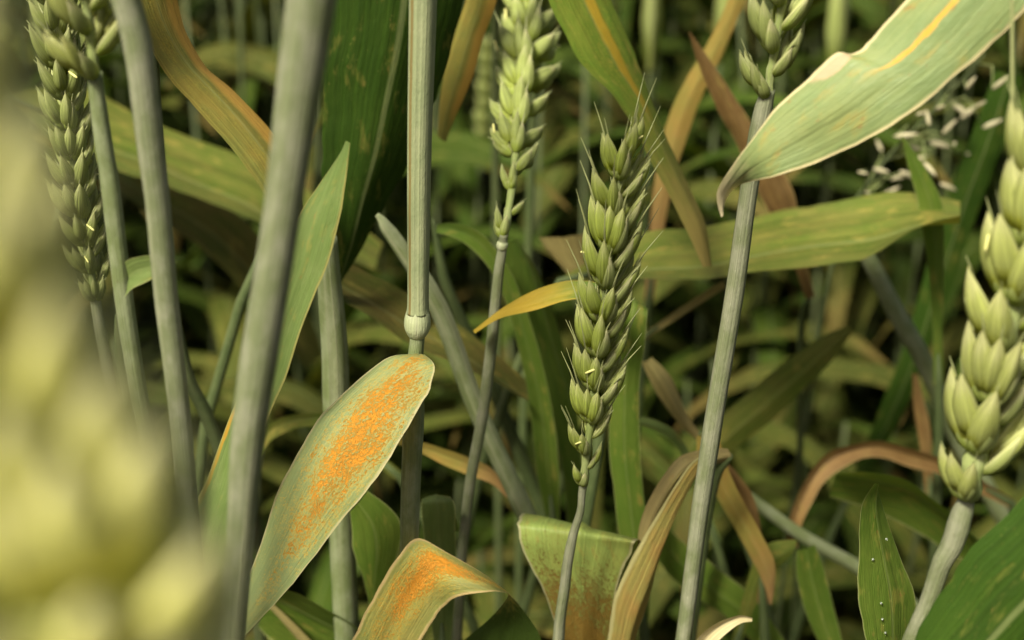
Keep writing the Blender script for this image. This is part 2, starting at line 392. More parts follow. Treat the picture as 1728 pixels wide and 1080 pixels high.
def soil_mat():
    g = G('dark_damp_soil')
    tc = N_(g.nt, 'ShaderNodeTexCoord').outputs['Object']
    n1 = g.noise(tc, 9, 6, 0.6); n2 = g.noise(tc, 70, 5, 0.65)
    col = g.mix(n1, (0.030, 0.022, 0.012), (0.075, 0.055, 0.030))
    col = g.mix(g.step(n2, 0.58, 0.72), col, (0.13, 0.095, 0.05))
    b = N_(g.nt, 'ShaderNodeBump'); b.inputs['Distance'].default_value = 0.01
    g.lk(n2, b.inputs['Height'])
    return g.finish(col, 0.95, 0, b.outputs[0], 0.1)
M['soil'] = soil_mat()

# ------------------------------------------------------------------ ground
gv, gf = [], []
GN = 90
def gz(x, y): return 0.018 * mnoise.noise(Vector((x * 2.3, y * 2.3, 0))) + 0.008 * mnoise.noise(Vector((x * 11, y * 11, 3)))
coords = [math.copysign(abs(i / GN * 2 - 1) ** 2.4 * 60, i / GN * 2 - 1) for i in range(GN + 1)]
for y in coords:
    for x in coords: gv.append((x, y + 1.0, gz(x, y + 1.0)))
for j in range(GN):
    for i in range(GN):
        a = j * (GN + 1) + i
        gf.append((a, a + 1, a + GN + 2, a + GN + 1))
ground = mesh_obj('ground', gv, gf, None, M['soil'], None)
ground['kind'] = 'structure'
ground['label'] = 'dark damp soil of the wheat field'

# ------------------------------------------------------------------ plant building blocks
def to_ground(p, d, r, drift=(0, 0), r_end=None):
    """stem continuation from point p heading along d down into the soil"""
    out = []
    d = d.normalized()
    if d.z > -0.25: d = (d + Vector((0, 0, -1.2))).normalized()
    r_end = r_end or r * 1.05
    H = p.z
    hx0 = max(-0.55, min(0.55, d.x / max(-d.z, 0.5))); hy0 = max(-0.4, min(0.4, d.y / max(-d.z, 0.5)))
    for i in range(1, 11):
        s = (i / 10) ** 1.5
        k = 0.09 * (1 - math.exp(-s * H / 0.09))
        out.append((Vector((p.x + hx0 * k + drift[0] * s, p.y + hy0 * k + drift[1] * s, p.z - H * s - 0.02 * s)), r + (r_end - r) * s))
    return out
def stem_path(px, D, n=26, ground=True, drift=(0, 0)):
    """px: list of (x, y, width_px) from the top down; D: number or per-point list"""
    Ds = [D] * len(px) if isinstance(D, (int, float)) else D
    pts = [(*P(x, y, d), w * mpp(d) / 2 * 1.0) for (x, y, w), d in zip(px, Ds)]
    sd = px[0][0] * 0.37 + px[0][1] * 0.11; jit = 1.0 if ground else 0.0
    sm = [(Vector(q[:3]) + Vector((mnoise.noise(Vector((sd, i * 0.16, 1))), mnoise.noise(Vector((sd, i * 0.16, 9))), 0)) * 0.0006 * jit, q[3] * (1 + 0.04 * jit * mnoise.noise(Vector((sd, i * 0.8, 4))))) for i, q in enumerate(catmull(pts, n))]
    if ground:
        sm += to_ground(sm[-1][0], sm[-1][0] - sm[-3][0], sm[-1][1], drift)
    return sm
def plant(label, px, D, mat='stem', group=None, n=28, drift=(0, 0), cat='wheat', name='wheat_plant', groove=0.03, ground=True):
    path = stem_path(px, D, n, True, drift)
    base = path[-1][0].copy()
    t = thing(name, label, cat, base, group)
    tube('stem', path, M[mat], t, base, 14, groove)
    t['_b'] = tuple(base)
    return t
def B(t): return Vector(t['_b'])

def blade_rows(rows, D, roll=0.0, n=30):
    m = len(rows)
    Ds = [D] * m if isinstance(D, (int, float)) else ([D[0] + (D[1] - D[0]) * i / (m - 1) for i in range(m)] if len(D) == 2 else D)
    pts = []
    for r, d in zip(rows, Ds):
        dl = r[4] if len(r) > 4 else 0; dr = r[5] if len(r) > 4 else roll
        pts.append((*P(r[0], r[1], d + dl), *P(r[2], r[3], d + dr)))
    return [(Vector(q[:3]), Vector(q[3:])) for q in catmull(pts, n)]
def blade(t, rows, D, mat, roll=0.0, n=30, label=None, **kw):
    """leaf blade that belongs to plant t"""
    o = ribbon('leaf', blade_rows(rows, D, roll, n), M[mat], t, B(t), **kw)
    if label: o['label'] = label
    return o
def leaf_plant(label, rows, D, mat, base='last', roll=0.0, stem='stem_dark', via=None, n=28, r=0.0017, leaf_label=None, drift=(0, 0), collar=0.02, **kw):
    """a tiller known mainly by one blade: the blade narrows into a collar and a stem carries it down to the soil"""
    br = blade_rows(rows, D, roll, n)
    if base == 'first': br = br[::-1]
    a, b = br[-1]; pa, pb = br[-4]
    c = (a + b) / 2; d = (c - (pa + pb) / 2)
    d = d.normalized() if d.length > 1e-6 else Vector((0, 0, -1))
    wd = (b - a).normalized(); w = (b - a).length
    for s in (0.35, 0.7, 1.0):
        cc = c + d * collar * s; hw = (w * (1 - s) + 0.0036 * s) / 2
        br.append((cc - wd * hw, cc + wd * hw))
    c = c + d * collar
    if base == 'first': br = br[::-1]
    if via:
        vp = [(*c, r)] + [(*P(x, y, dd), r) for x, y, dd in via]
        path = [(Vector(q[:3]), r * min(1, 0.5 + i * 0.25)) for i, q in enumerate(catmull(vp, 12))]
        path += to_ground(path[-1][0], path[-1][0] - path[-3][0], r, drift)
    else:
        path = [(c - d * 0.012, 0.0005), (c, r * 0.8)] + to_ground(c, d, r, drift)
    pb_ = path[-1][0].copy()
    t = thing('wheat_plant', label, 'wheat', pb_)
    t['_b'] = tuple(pb_)
    tube('stem', path, M[stem], t, pb_, 10)
    o = ribbon('leaf', br, M[mat], t, pb_, **kw)
    if leaf_label: o['label'] = leaf_label
    return t

# ---- florets, spikelets, ears
def scale_geo(L, W, T, M4, bend=0.25, nr=9, ns=8, beak=0.14, inner=True):
    """one husk: an open, keeled, pointed shell round a slim kernel body; local z along, y outward"""
    V, Fc, U = [], [], []
    def prof_(s): return (max(s, 0.012) ** 0.5) * (max(1 - s, 0.004) ** 0.95) / 0.385
    def sheet(n, k0, amax, ws, ts, zs, yo):
        o = len(V)
        for i in range(n + 1):
            s = i / n
            pr = prof_(s); pr = max(pr, 0.10) if s < 0.3 else pr
            yc = bend * L * (math.sin(s * math.pi * 0.9) * 0.22 + (0.10 * s * s)) + yo
            for k in range(k0 + 1):
                q = k / k0 * 2 - 1; a = q * amax
                x = math.sin(a) * W * ws * pr
                y = (math.cos(a) * (1 + 0.22 * max(0.0, 1 - abs(q) * 3.2)) - 0.25) * T * ts * pr
                rid = 1 + 0.05 * math.cos(q * 14)
                V.append(M4 @ Vector((x * rid, y * rid + yc, L * zs * s))); U.append((k / k0, s))
        for i in range(n):
            for k in range(k0):
                b = o + i * (k0 + 1) + k
                Fc.append((b, b + 1, b + k0 + 2, b + k0 + 1))
    sheet(nr, ns, math.radians(118), 1.0, 1.0, 1.0, 0.0)
    if inner: sheet(max(5, nr - 3), 6, math.pi, 0.72, 0.62, 0.90, 0.0)
    return V, Fc, U
def spikelet_mesh(name, rnd, fl_mat, L=0.0115, n_fl=3, spread=24, awn=(0.004, 0.012), open_=1.0, anthers=0):
    V, Fc, U, fm = [], [], [], []
    def add(v, f, u, mi):
        o = len(V); V.extend(v); U.extend(u)
        for q in f: Fc.append(tuple(i + o for i in q)); fm.append(mi)
    def rot(ax, deg): return Matrix.Rotation(math.radians(deg), 4, ax)
    tips = []
    # two outer glumes
    for s in (-1, 1):
        m = Matrix.Translation((s * 0.0007, 0.0002, 0)) @ rot('Y', s * spread * 1.18 * open_ * rnd.uniform(0.9, 1.1)) @ rot('Z', -s * 52) @ rot('X', -3)
        add(*scale_geo(L * 0.74 * rnd.uniform(0.94, 1.06), L * 0.150, L * 0.11, m, beak=0.3), 3)
        tips.append((m, L * 0.74, 0.0035, s))
    for i in range(n_fl):
        s = 0 if n_fl == 1 else (i / (n_fl - 1) * 2 - 1)
        lift = L * (0.10 + 0.16 * (1 - abs(s)))
        m = Matrix.Translation((s * 0.0011, 0.0006 + 0.0008 * (1 - abs(s)), lift)) @ rot('Y', s * spread * 0.72 * open_ + rnd.uniform(-3, 3)) @ rot('Z', -s * 38) @ rot('X', -5 - 5 * (1 - abs(s)))
        ll = L * (0.92 - 0.12 * (1 - abs(s))) * rnd.uniform(0.93, 1.06)
        add(*scale_geo(ll, L * 0.140 * rnd.uniform(0.88, 1.12), L * 0.125, m), 0)
        tips.append((m, ll, rnd.uniform(*awn), s))
    for m, ll, al, s in tips:
        p0 = m @ Vector((0, 0.055 * ll * 0.25, ll * 0.93)); d = (m.to_3x3() @ Vector((0, 0.05, 1))).normalized()
        d2 = (d + Vector((s * 0.12 + rnd.uniform(-.06, .06), rnd.uniform(-.05, .1), 0))).normalized()
        pts = [(p0 - d * 0.001, 0.00034), (p0 + d * al * 0.35, 0.00017), (p0 + d * al * 0.35 + d2 * al * 0.65, 0.00005)]
        v, f, u, _ = tube_geo(pts, 4)
        add(v, f, u, 1)
    for _ in range(anthers):
        s = rnd.choice((-1, 1)); c = Vector((s * L * rnd.uniform(0.05, 0.3), L * 0.24, L * rnd.uniform(0.5, 0.85)))
        d = Vector((rnd.uniform(-1, 1), 0.25, rnd.uniform(-0.6, 0.5))).normalized()
        v, f, u, _ = tube_geo([(c - d * 0.0014, 0.0002), (c - d * 0.0007, 0.00030), (c + d * 0.0008, 0.00030), (c + d * 0.0014, 0.0002)], 6)
        add(v, f, u, 2)
    me = bpy.data.meshes.new(name)
    me.from_pydata([tuple(v) for v in V], [], Fc)
    ul = me.uv_layers.new(name='UVMap')
    for l in me.loops: ul.data[l.index].uv = U[l.vertex_index]
    for mm in (fl_mat, M['awn'], M['anther'], M['glume']): me.materials.append(mm)
    me.polygons.foreach_set('material_index', fm)
    me.polygons.foreach_set('use_smooth', [True] * len(fm))
    return me
def ear(t, axis_px, D, count, L, fl='floret', az=40, seed=1, size=None, beta=24, awn=(0.004, 0.012), anthers=0.3, spread=24, r=0.0011, terminal=True):
    """axis_px from base to top; spikelets alternate on two rows whose plane is turned az degrees from the view"""
    rnd = random.Random(seed)
    base = B(t)
    Ds = [D] * len(axis_px) if isinstance(D, (int, float)) else D
    pts = [tuple(P(x, y, d)) for (x, y), d in zip(axis_px, Ds)]
    sm = [Vector(q) for q in catmull(pts, 48)]
    lens = [0.0]
    for a, b in zip(sm, sm[1:]): lens.append(lens[-1] + (b - a).length)
    tot = lens[-1]
    def at(s):
        d = s * tot
        for i in range(len(sm) - 1):
            if lens[i + 1] >= d:
                f = (d - lens[i]) / (lens[i + 1] - lens[i] + 1e-12)
                return sm[i].lerp(sm[i + 1], f), (sm[i + 1] - sm[i]).normalized()
        return sm[-1], (sm[-1] - sm[-2]).normalized()
    path = []
    for i in range(33):
        p, T = at(i / 32); path.append((p, r * (1.0 - 0.55 * i / 32) * (1.0 + 0.18 * math.sin(i * 2.1))))
    axis = tube('ear', path, M['rachis'], t, base, 8)
    meshes = [spikelet_mesh('spikelet', rnd, M[fl], L, n, spread, awn, 1.0, a) for n, a in ((3, 0), (3, 1), (4, 0), (3, 0), (4, 1 if anthers else 0), (3, 0))]
    small = [spikelet_mesh('spikelet', rnd, M[fl], L, n, spread * 0.72, (0.001, 0.003), 0.8, 0) for n in (1, 2)]
    cam_dir = (CAM - sm[len(sm) // 2]).normalized()
    for k in range(count + (1 if terminal else 0)):
        s = min(k / count, 0.995)
        p, T = at(s)
        right = cam_dir.cross(T).normalized() * -1.0
        tc = (cam_dir - T * cam_dir.dot(T)).normalized()
        a = math.radians(az + rnd.uniform(-17, 17))
        Rv = (tc * math.cos(a) - right * math.sin(a)) * (1 if k % 2 == 0 else -1)
        b = math.radians(beta + rnd.uniform(-7, 7)) if k < count else 0.0
        if k == count: Rv = right
        Z = (T * math.cos(b) + Rv * math.sin(b)).normalized()
        X = T.cross(Rv).normalized()
        Y = Z.cross(X).normalized()
        if Y.dot(Rv) < 0: X, Y = -X, -Y
        sc = (size(s) if size else 1.0) * rnd.uniform(0.93, 1.07)
        me = rnd.choice(small) if (sc < 0.62) else rnd.choice(meshes)
        o = bpy.data.objects.new('spikelet', me)
        COL.objects.link(o); o.parent = axis
        mw = Matrix(((X.x, Y.x, Z.x, 0), (X.y, Y.y, Z.y, 0), (X.z, Y.z, Z.z, 0), (0, 0, 0, 1)))
        q = p + Rv * r * 0.6 - base
        o.matrix_local = Matrix.Translation(q) @ mw @ Matrix.Diagonal((sc, sc, sc, 1))
    return axis

# =================================================================== plants in view
# central ear
t = plant('upright wheat with a slender green awned ear, hanging free between two grey stems', [(985, 815, 15), (979, 860, 13), (962, 925, 18), (951, 1000, 20), (940, 1080, 22)], 0.36, 'stem')
ear(t, [(985, 818), (990, 760), (1000, 695), (1006, 630), (1014, 560), (1024, 480), (1034, 400), (1044, 330), (1050, 270)], 0.36, 19, 0.0124, 'floret', az=42, seed=5,
    size=lambda s: 0.60 if s < 0.04 else (0.60 + (s - 0.04) * 2.0 if s < 0.24 else (1.06 if s < 0.8 else 1.06 - (s - 0.8) * 1.0)), beta=10, spread=15, awn=(0.004, 0.012))

# central stem with node and the big rusted leaf
t = plant('grey wheat stem with a swollen pale node and a broad orange rusted leaf', [(702, 545, 26), (702, 600, 26), (698, 700, 36), (692, 900, 34), (688, 1000, 32), (686, 1080, 32)], 0.362, 'stem_green')
b = B(t)
ear(t, [(717, -330), (722, -520), (730, -700), (736, -870)], 0.362, 18, 0.0135, 'floret_grey', az=35, seed=73, beta=16, spread=18)
sp = stem_path([(717, -335, 16), (716, -250, 36), (714, -120, 45), (713, 0, 43), (708, 200, 40), (706, 360, 38), (705, 500, 36), (705, 527, 40)], 0.362, 20, False)
o = tube('leaf_sheath', sp, M['sheath'], t, b, 20, 0.04); o['label'] = 'pale split sheath with a brown groove'
nd = stem_path([(705, 520, 35), (705, 530, 41), (704.5, 541, 45), (704, 553, 44), (703, 562, 36), (702, 568, 27)], 0.362, 14, False)
tube('stem_node', nd, M['node'], t, b, 18)
blade(t, [(692, 596, 716, 598, .004, .002), (655, 601, 731, 614, .004, -.002), (600, 640, 724, 652, .004, -.004), (552, 682, 700, 694, .003, -.005), (526, 717, 676, 735, .002, -.006), (492, 778, 648, 782, 0, -.006), (467, 832, 610, 838, 0, -.006), (444, 898, 550, 915, 0, -.005), (420, 970, 491, 987, 0, -.004), (390, 1040, 442, 1042, 0, -.003), (340, 1105, 372, 1115)],
      (0.357, 0.335), 'rust', n=44, cross=12, gutter=0.06, wave=0.05, label='broad greyish leaf covered in orange rust pustules')

# thick left stem
t = plant('thick pale grey wheat stem in front of a dark green leaf', [(566, -420, 30), (556, -300, 62), (534, -80, 80), (524, 0, 78), (474, 360, 62), (424, 690, 62), (405, 900, 52), (393, 1080, 48)], 0.272, 'stem', groove=0.02)
ear(t, [(566, -415), (580, -640), (596, -860), (606, -1080)], 0.272, 18, 0.0135, 'floret_grey', az=35, seed=71, beta=16, spread=18)

# stems left
t = plant('slim grey wheat stem leaning beside the blurred ear, pale pointed leaf on it', [(160, 120, 24), (168, 190, 27), (177, 260, 29), (188, 340, 31), (212, 500, 31), (243, 700, 29), (262, 800, 28), (300, 1000, 24), (312, 1080, 24)], 0.33, 'stem_green')
ear(t, [(162, 130), (150, 40), (135, -80), (125, -220)], 0.33, 9, 0.0130, 'floret_pale', az=70, seed=11, beta=20, awn=(0.001, 0.004), spread=20)
blade(t, [(214, 440, 214, 500), (225, 434, 226, 486), (250, 430, 250, 474), (280, 431, 282, 456), (300, 432, 300, 442), (311, 433, 311, 434)], (0.325, 0.32), 'light', n=16, label='short pale leaf with a dry tip')
t = plant('wheat with a long dense grey green ear behind the pale plump one', [(160, 498, 18), (180, 620, 20), (203, 760, 20), (216, 840, 20), (235, 1080, 20)], 0.385, 'stem')
ear(t, [(162, 505), (148, 430), (130, 320), (115, 200), (100, 80), (86, -40), (78, -130)], 0.385, 25, 0.0112, 'floret_grey', az=25, seed=21, beta=16, awn=(0.001, 0.003), spread=17, size=lambda s: 0.8 + min(s, 0.25))
t = plant('smooth grey wheat stem reaching past the pale pointed leaf tip', [(176, -420, 18), (184, -300, 36), (196, -160, 46), (210, -20, 46), (234, 75, 46), (256, 260, 43), (266, 345, 41), (280, 500, 41), (304, 700, 37), (313, 800, 37), (324, 920, 36), (335, 1080, 36)], 0.315, 'stem')
ear(t, [(176, -416), (170, -600), (160, -800), (150, -980)], 0.315, 18, 0.0135, 'floret_grey', az=35, seed=72, beta=16, spread=18)
t = plant('dull stalk half hidden between the two slim grey stems', [(196, 530, 5), (203, 580, 24), (222, 680, 30), (240, 830, 32), (262, 1080, 32)], 0.40, 'stem_bg')
t = plant('dim slanting stalk right of the smooth grey stem', [(280, 470, 4), (295, 545, 18), (320, 640, 22), (348, 700, 24), (380, 790, 24), (420, 960, 24)], 0.42, 'stem_bg')

# right stem with ear, flag leaf on a neighbour
t = plant('straight grey wheat stem carrying a green ear, dry leaf tip hanging in front of it', [(1297, 150, 20), (1284, 200, 30), (1263, 330, 29), (1238, 500, 31), (1207, 690, 32), (1191, 800, 32), (1173, 930, 30), (1152, 1080, 30)], 0.362, 'stem', groove=0.05)
ear(t, [(1296, 165), (1300, 130), (1308, 80), (1318, 20), (1330, -60), (1340, -160), (1346, -240)], 0.362, 10, 0.0135, 'floret_grey', az=62, seed=31, beta=16, awn=(0.001, 0.004), spread=18, size=lambda s: 0.85 + s * 0.5, anthers=0)
t = leaf_plant('wheat with a broad glaucous leaf ending in a curled bleached tip and orange streak', [(1580, -60, 1800, -60, 0, -.01), (1525, 0, 1735, 5, 0, -.01), (1470, 62, 1665, 82, 0, -.01), (1441, 88, 1597, 139, 0, -.01), (1411, 89, 1560, 172, 0, -.01), (1365, 130, 1490, 220, 0, -.01), (1312, 178, 1390, 268, 0, -.006), (1278, 222, 1305, 298, 0, -.004), (1246, 268, 1262, 310, 0, .003), (1216, 315, 1240, 322, 0, .005), (1211, 338, 1226, 342, 0, .004), (1217, 367, 1220, 364)],
      (0.335, 0.338), 'flag', base='first', stem='stem', via=[(1830, -60, 0.36), (1850, 300, 0.37), (1860, 900, 0.37)], n=48, cross=12, gutter=0.09, wave=0.05, collar=0.03)

# foreground ear, far out of focus
t = plant('blurred yellowish wheat ear close to the lens, filling the lower left', [(264, 1400, 90), (270, 1600, 90)], 0.088, 'stem_green')
ear(t, [(262, 1420), (200, 1150), (105, 880), (-15, 620), (-145, 330), (-290, 50)], 0.088, 22, 0.0145, 'floret_yellow', az=12, seed=41, beta=24, awn=(0.001, 0.004), spread=27)

# right foreground ear
t = plant('wheat with a plump pale ear leaning right beside a bright green leaf', [(1636, 828, 20), (1622, 875, 40), (1606, 922, 40), (1590, 955, 36), (1565, 1020, 32), (1538, 1080, 32), (1515, 1140, 32)], 0.30, 'stem')
ear(t, [(1632, 838), (1654, 745), (1690, 610), (1722, 490), (1752, 380), (1775, 280)], 0.30, 13, 0.0165, 'floret_pale', az=36, seed=51, beta=11, awn=(0.001, 0.006), spread=14, size=lambda s: 0.85 + min(s * 3, 0.28), r=0.0026)

ap = stem_path([(1706, -60, 4), (1708, 40, 6), (1708, 330, 7), (1701, 420, 7), (1690, 505, 8)], 0.305, 16, False)
tube('awn', ap, M['awn'], t, B(t), 6)

# top centre ear
t = plant('wheat with a drooping pale green ear and a white ringed neck', [(850, 395, 14), (847, 425, 16), (838, 480, 18), (822, 640, 20), (811, 720, 20), (794, 810, 19), (780, 940, 18), (772, 1080, 18)], 0.41, 'stem')
ear(t, [(850, 402), (862, 330), (868, 280), (874, 220), (884, 150), (893, 60), (896, -40), (898, -120)], [0.41, 0.42, 0.43, 0.45, 0.47, 0.50, 0.53, 0.55], 20, 0.0140, 'floret_grey', az=50, seed=61, beta=18, awn=(0.001, 0.005), spread=20, size=lambda s: 0.55 if s < 0.12 else min(0.62 + s * 1.4, 1.15))
rg = stem_path([(848.5, 408, 15), (848, 411, 19), (847, 416, 19), (846, 420, 16)], 0.41, 8, False)
tube('neck_ring', rg, M['node'], t, B(t), 14)

# diagonal stalks
plant('greyish stalk slanting down behind the node of the rusted plant', [(636, 362, 8), (648, 380, 20), (672, 410, 26), (740, 520, 33), (805, 690, 33), (885, 860, 35), (950, 1010, 35)], 0.43, 'stem_green')
plant('dark stalk slanting down next to the greyish slanting stalk', [(730, 370, 3), (738, 410, 12), (753, 480, 18), (793, 570, 20), (830, 650, 22), (905, 830, 26), (985, 1040, 30)], 0.50, 'stem_dark')
plant('pale green stalk slanting from the wide olive leaf behind the plump pale ear', [(1420, 370, 18), (1468, 442, 26), (1500, 505, 30), (1555, 605, 32), (1611, 730, 32), (1660, 815, 33), (1715, 910, 33)], 0.535, 'stem_green')
plant('thin stalk sloping under the arched brown leaf', [(1190, 790, 6), (1230, 815, 20), (1270, 845, 22), (1350, 902, 24), (1445, 956, 26), (1540, 1020, 26)], 0.47, 'stem_green')
t = plant('stem standing behind the rusted leaf with a thin pale edge', [(550, 400, 34), (556, 500, 42), (565, 640, 46), (572, 780, 46), (578, 900, 47), (588, 1080, 47)], 0.405, 'stem_green')

# leaves of the centre and left
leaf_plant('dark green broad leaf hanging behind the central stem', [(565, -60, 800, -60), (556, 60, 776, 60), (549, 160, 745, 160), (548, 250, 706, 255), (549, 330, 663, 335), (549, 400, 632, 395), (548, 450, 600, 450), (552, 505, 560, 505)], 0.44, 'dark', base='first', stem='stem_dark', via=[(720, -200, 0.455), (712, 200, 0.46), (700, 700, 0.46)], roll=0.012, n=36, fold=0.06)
t = leaf_plant('long upright green leaf with golden edge passing behind the thick pale stem', [(586, 238, 588, 240), (545, 297, 581, 295), (500, 368, 572, 365), (478, 450, 548, 450), (450, 550, 507, 550), (422, 620, 478, 640), (390, 690, 446, 720), (345, 810, 422, 830), (306, 900, 405, 920), (300, 1000, 382, 1010), (312, 1100, 362, 1100)], (0.35, 0.34), 'goldedge', base='last', roll=-0.006, stem='stem_green', n=44)
leaf_plant('olive leaf with an orange margin bending at the upper left', [(215, -50, 292, -60), (219, 0, 302, 0), (240, 52, 320, 60), (268, 100, 350, 112), (298, 142, 386, 142), (345, 195, 442, 196), (405, 265, 482, 250), (450, 330, 505, 310), (490, 390, 520, 380)], 0.41, 'rustedge', base='first', stem='stem_bg', via=[(250, -160, 0.42), (262, 200, 0.42), (300, 700, 0.42)], roll=0.01, n=32)
leaf_plant('wide olive leaf lying level behind the slim left stems', [(120, 150, 90, 260), (200, 190, 180, 290), (300, 235, 290, 330), (400, 275, 400, 375), (470, 310, 470, 410), (560, 360, 560, 440), (640, 420, 640, 470)], 0.60, 'olive', base='first', roll=-0.05, n=26)
leaf_plant('brownish olive leaf drooping below the wide olive leaf', [(230, 270, 200, 330), (300, 300, 270, 380), (370, 345, 345, 430), (440, 410, 405, 490), (500, 500, 460, 560), (540, 600, 515, 630)], 0.62, 'olivebrown', base='first', roll=-0.03, n=26)
leaf_plant('green brown striped blade crossing behind the pale node', [(560, 430, 545, 490), (600, 455, 575, 512), (650, 480, 630, 545), (700, 508, 690, 585), (760, 545, 750, 610), (830, 600, 815, 640), (900, 660, 890, 680)], 0.47, 'olivebrown', base='first', roll=-0.02, n=24)
leaf_plant('narrow leaf with a brown edge right of the central stem at the top', [(800, -60, 850, -60), (786, 0, 838, 0), (770, 50, 818, 60), (752, 110, 797, 130), (742, 170, 772, 190), (738, 230, 752, 240)], 0.48, 'rustedge', base='first', stem='stem_bg', via=[(840, -150, 0.58), (836, 200, 0.64), (840, 700, 0.64)], n=24)
leaf_plant('arching olive stalk leaf ahead of the white ringed neck', [(738, 378, 736, 392), (770, 376, 768, 400), (810, 392, 798, 420), (845, 430, 828, 455), (872, 480, 850, 500), (900, 560, 872, 575), (930, 680, 895, 690), (945, 800, 905, 800)], 0.46, 'green', base='last', n=24)
leaf_plant('mid green blade descending behind the central ear', [(846, 410, 880, 400), (866, 470, 915, 460), (885, 540, 942, 535), (905, 610, 962, 600), (925, 670, 976, 660), (945, 740, 985, 730), (960, 830, 990, 830), (965, 960, 990, 960)], 0.47, 'green', base='last', roll=0.02, n=26)
leaf_plant('pointed leaf turning from green to yellow orange beside the central ear', [(1010, 476, 1010, 506), (985, 472, 985, 502), (950, 474, 950, 507), (900, 489, 900, 523), (858, 511, 858, 531), (830, 530, 832, 541), (800, 559, 800, 561)], 0.405, 'yellowtip', base='first', n=26, roll=-0.006, collar=0.003, via=[(1022, 540, .43), (1015, 700, .425), (985, 900, .42), (950, 1080, .42)])
leaf_plant('tan dead blade stub left of the central ear', [(908, 402, 990, 395), (925, 425, 995, 430), (950, 455, 1000, 465), (985, 500, 1010, 505), (1005, 560, 1020, 560)], 0.50, 'tan', base='last', n=18)
leaf_plant('tall green blade folded pale at its top, right behind the central ear', [(1062, 530, 1098, 560, .02, .02), (1050, 500, 1094, 520, .008, .008), (1040, 520, 1094, 530), (1034, 580, 1088, 580), (1030, 660, 1078, 665), (1028, 760, 1080, 770), (1040, 860, 1090, 870), (1050, 960, 1100, 960)], 0.425, 'green', base='last', n=30)
leaf_plant('wide olive green leaf stretched level behind the right stem', [(1050, 420, 1050, 480), (1090, 402, 1095, 482), (1180, 394, 1180, 482), (1280, 374, 1280, 472), (1370, 355, 1380, 460), (1470, 340, 1470, 444), (1545, 338, 1548, 400), (1620, 350, 1620, 380)], 0.51, 'olive', base='first', roll=-0.04, n=32)
leaf_plant('yellow striped green leaf slanting down behind the central ear top', [(905, -60, 1010, -80), (928, 0, 1030, -10), (958, 60, 1062, 60), (988, 110, 1088, 120), (1038, 158, 1104, 170), (1072, 210, 1122, 215), (1100, 268, 1142, 262), (1132, 330, 1168, 320), (1166, 395, 1194, 380), (1190, 450, 1205, 450)], 0.45, 'stripe', base='first', roll=0.01, via=[(930, -160, 0.56), (900, 200, 0.62), (880, 800, 0.62)], n=36)
leaf_plant('dead brown leaf with its tip pointing up beside the right stem', [(1162, 54, 1164, 54), (1179, 110, 1200, 104), (1213, 190, 1250, 180), (1240, 240, 1292, 250), (1285, 335, 1336, 318), (1315, 390, 1352, 378), (1335, 430, 1358, 425)], (0.515, 0.53), 'brown', base='last', n=28, fold=0.15, r=0.0013, via=[(1352, 560, .56), (1350, 800, .60)])
leaf_plant('olive yellow blade leaning at the top between the ears', [(1238, -40, 1275, -40), (1225, 10, 1256, 5), (1190, 80, 1222, 85), (1155, 140, 1190, 150), (1128, 200, 1165, 215), (1105, 300, 1135, 310), (1095, 420, 1115, 420)], 0.56, 'yellow', base='last', n=24)
leaf_plant('small fresh green tip standing in front of the seed head', [(1521, 230, 1524, 230), (1534, 285, 1562, 285), (1548, 335, 1588, 335), (1556, 385, 1594, 385), (1566, 450, 1594, 450), (1575, 560, 1590, 560)], 0.50, 'green', base='last', n=22)
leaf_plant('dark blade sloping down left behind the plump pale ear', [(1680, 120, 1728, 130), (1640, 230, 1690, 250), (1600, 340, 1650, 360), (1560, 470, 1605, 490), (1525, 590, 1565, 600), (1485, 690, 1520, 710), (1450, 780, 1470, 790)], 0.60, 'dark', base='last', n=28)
leaf_plant('yellow green blade rising right of the grey right stem', [(1432, 548, 1440, 560), (1385, 570, 1402, 612), (1335, 605, 1355, 662), (1280, 650, 1300, 715), (1225, 698, 1245, 758), (1180, 745, 1195, 800), (1140, 810, 1148, 840)], 0.53, 'olive', base='last', n=26)
leaf_plant('arched dead brown leaf above the thin sloping stalk', [(1322, 918, 1342, 922, 0, .004), (1330, 880, 1352, 884), (1344, 835, 1368, 848), (1366, 795, 1386, 815), (1394, 762, 1414, 790), (1440, 748, 1450, 772), (1485, 742, 1488, 770), (1540, 756, 1535, 786), (1588, 772, 1585, 798), (1640, 800, 1630, 820)], (0.47, 0.49), 'brown', base='last', n=34, fold=0.2)
leaf_plant('thin brown strip standing above the arched dead leaf', [(1540, 630, 1548, 630), (1542, 680, 1560, 680), (1548, 725, 1570, 722), (1556, 770, 1572, 770)], 0.52, 'brown', base='last', n=14)
leaf_plant('dry tan leaf bowing left of the right stem', [(1208, 757, 1215, 785), (1172, 764, 1180, 790), (1144, 777, 1158, 806), (1108, 826, 1128, 850), (1082, 885, 1104, 905), (1076, 950, 1096, 960)], (0.40, 0.385), 'tan', base='first', n=28, fold=0.2, collar=0.004, via=[(1208, 800, .405), (1188, 900, .41), (1165, 1080, .41)])
leaf_plant('amber dried leaf with a cream edge hanging between curled leaf and right stem', [(1196, 770, 1200, 778), (1168, 788, 1180, 802), (1130, 848, 1148, 868), (1098, 902, 1122, 940), (1070, 955, 1106, 1000), (1045, 1008, 1092, 1045), (1034, 1058, 1078, 1085), (1026, 1120, 1066, 1130)], 0.372, 'amber', base='last', n=32, fold=0.12, roll=0.006)
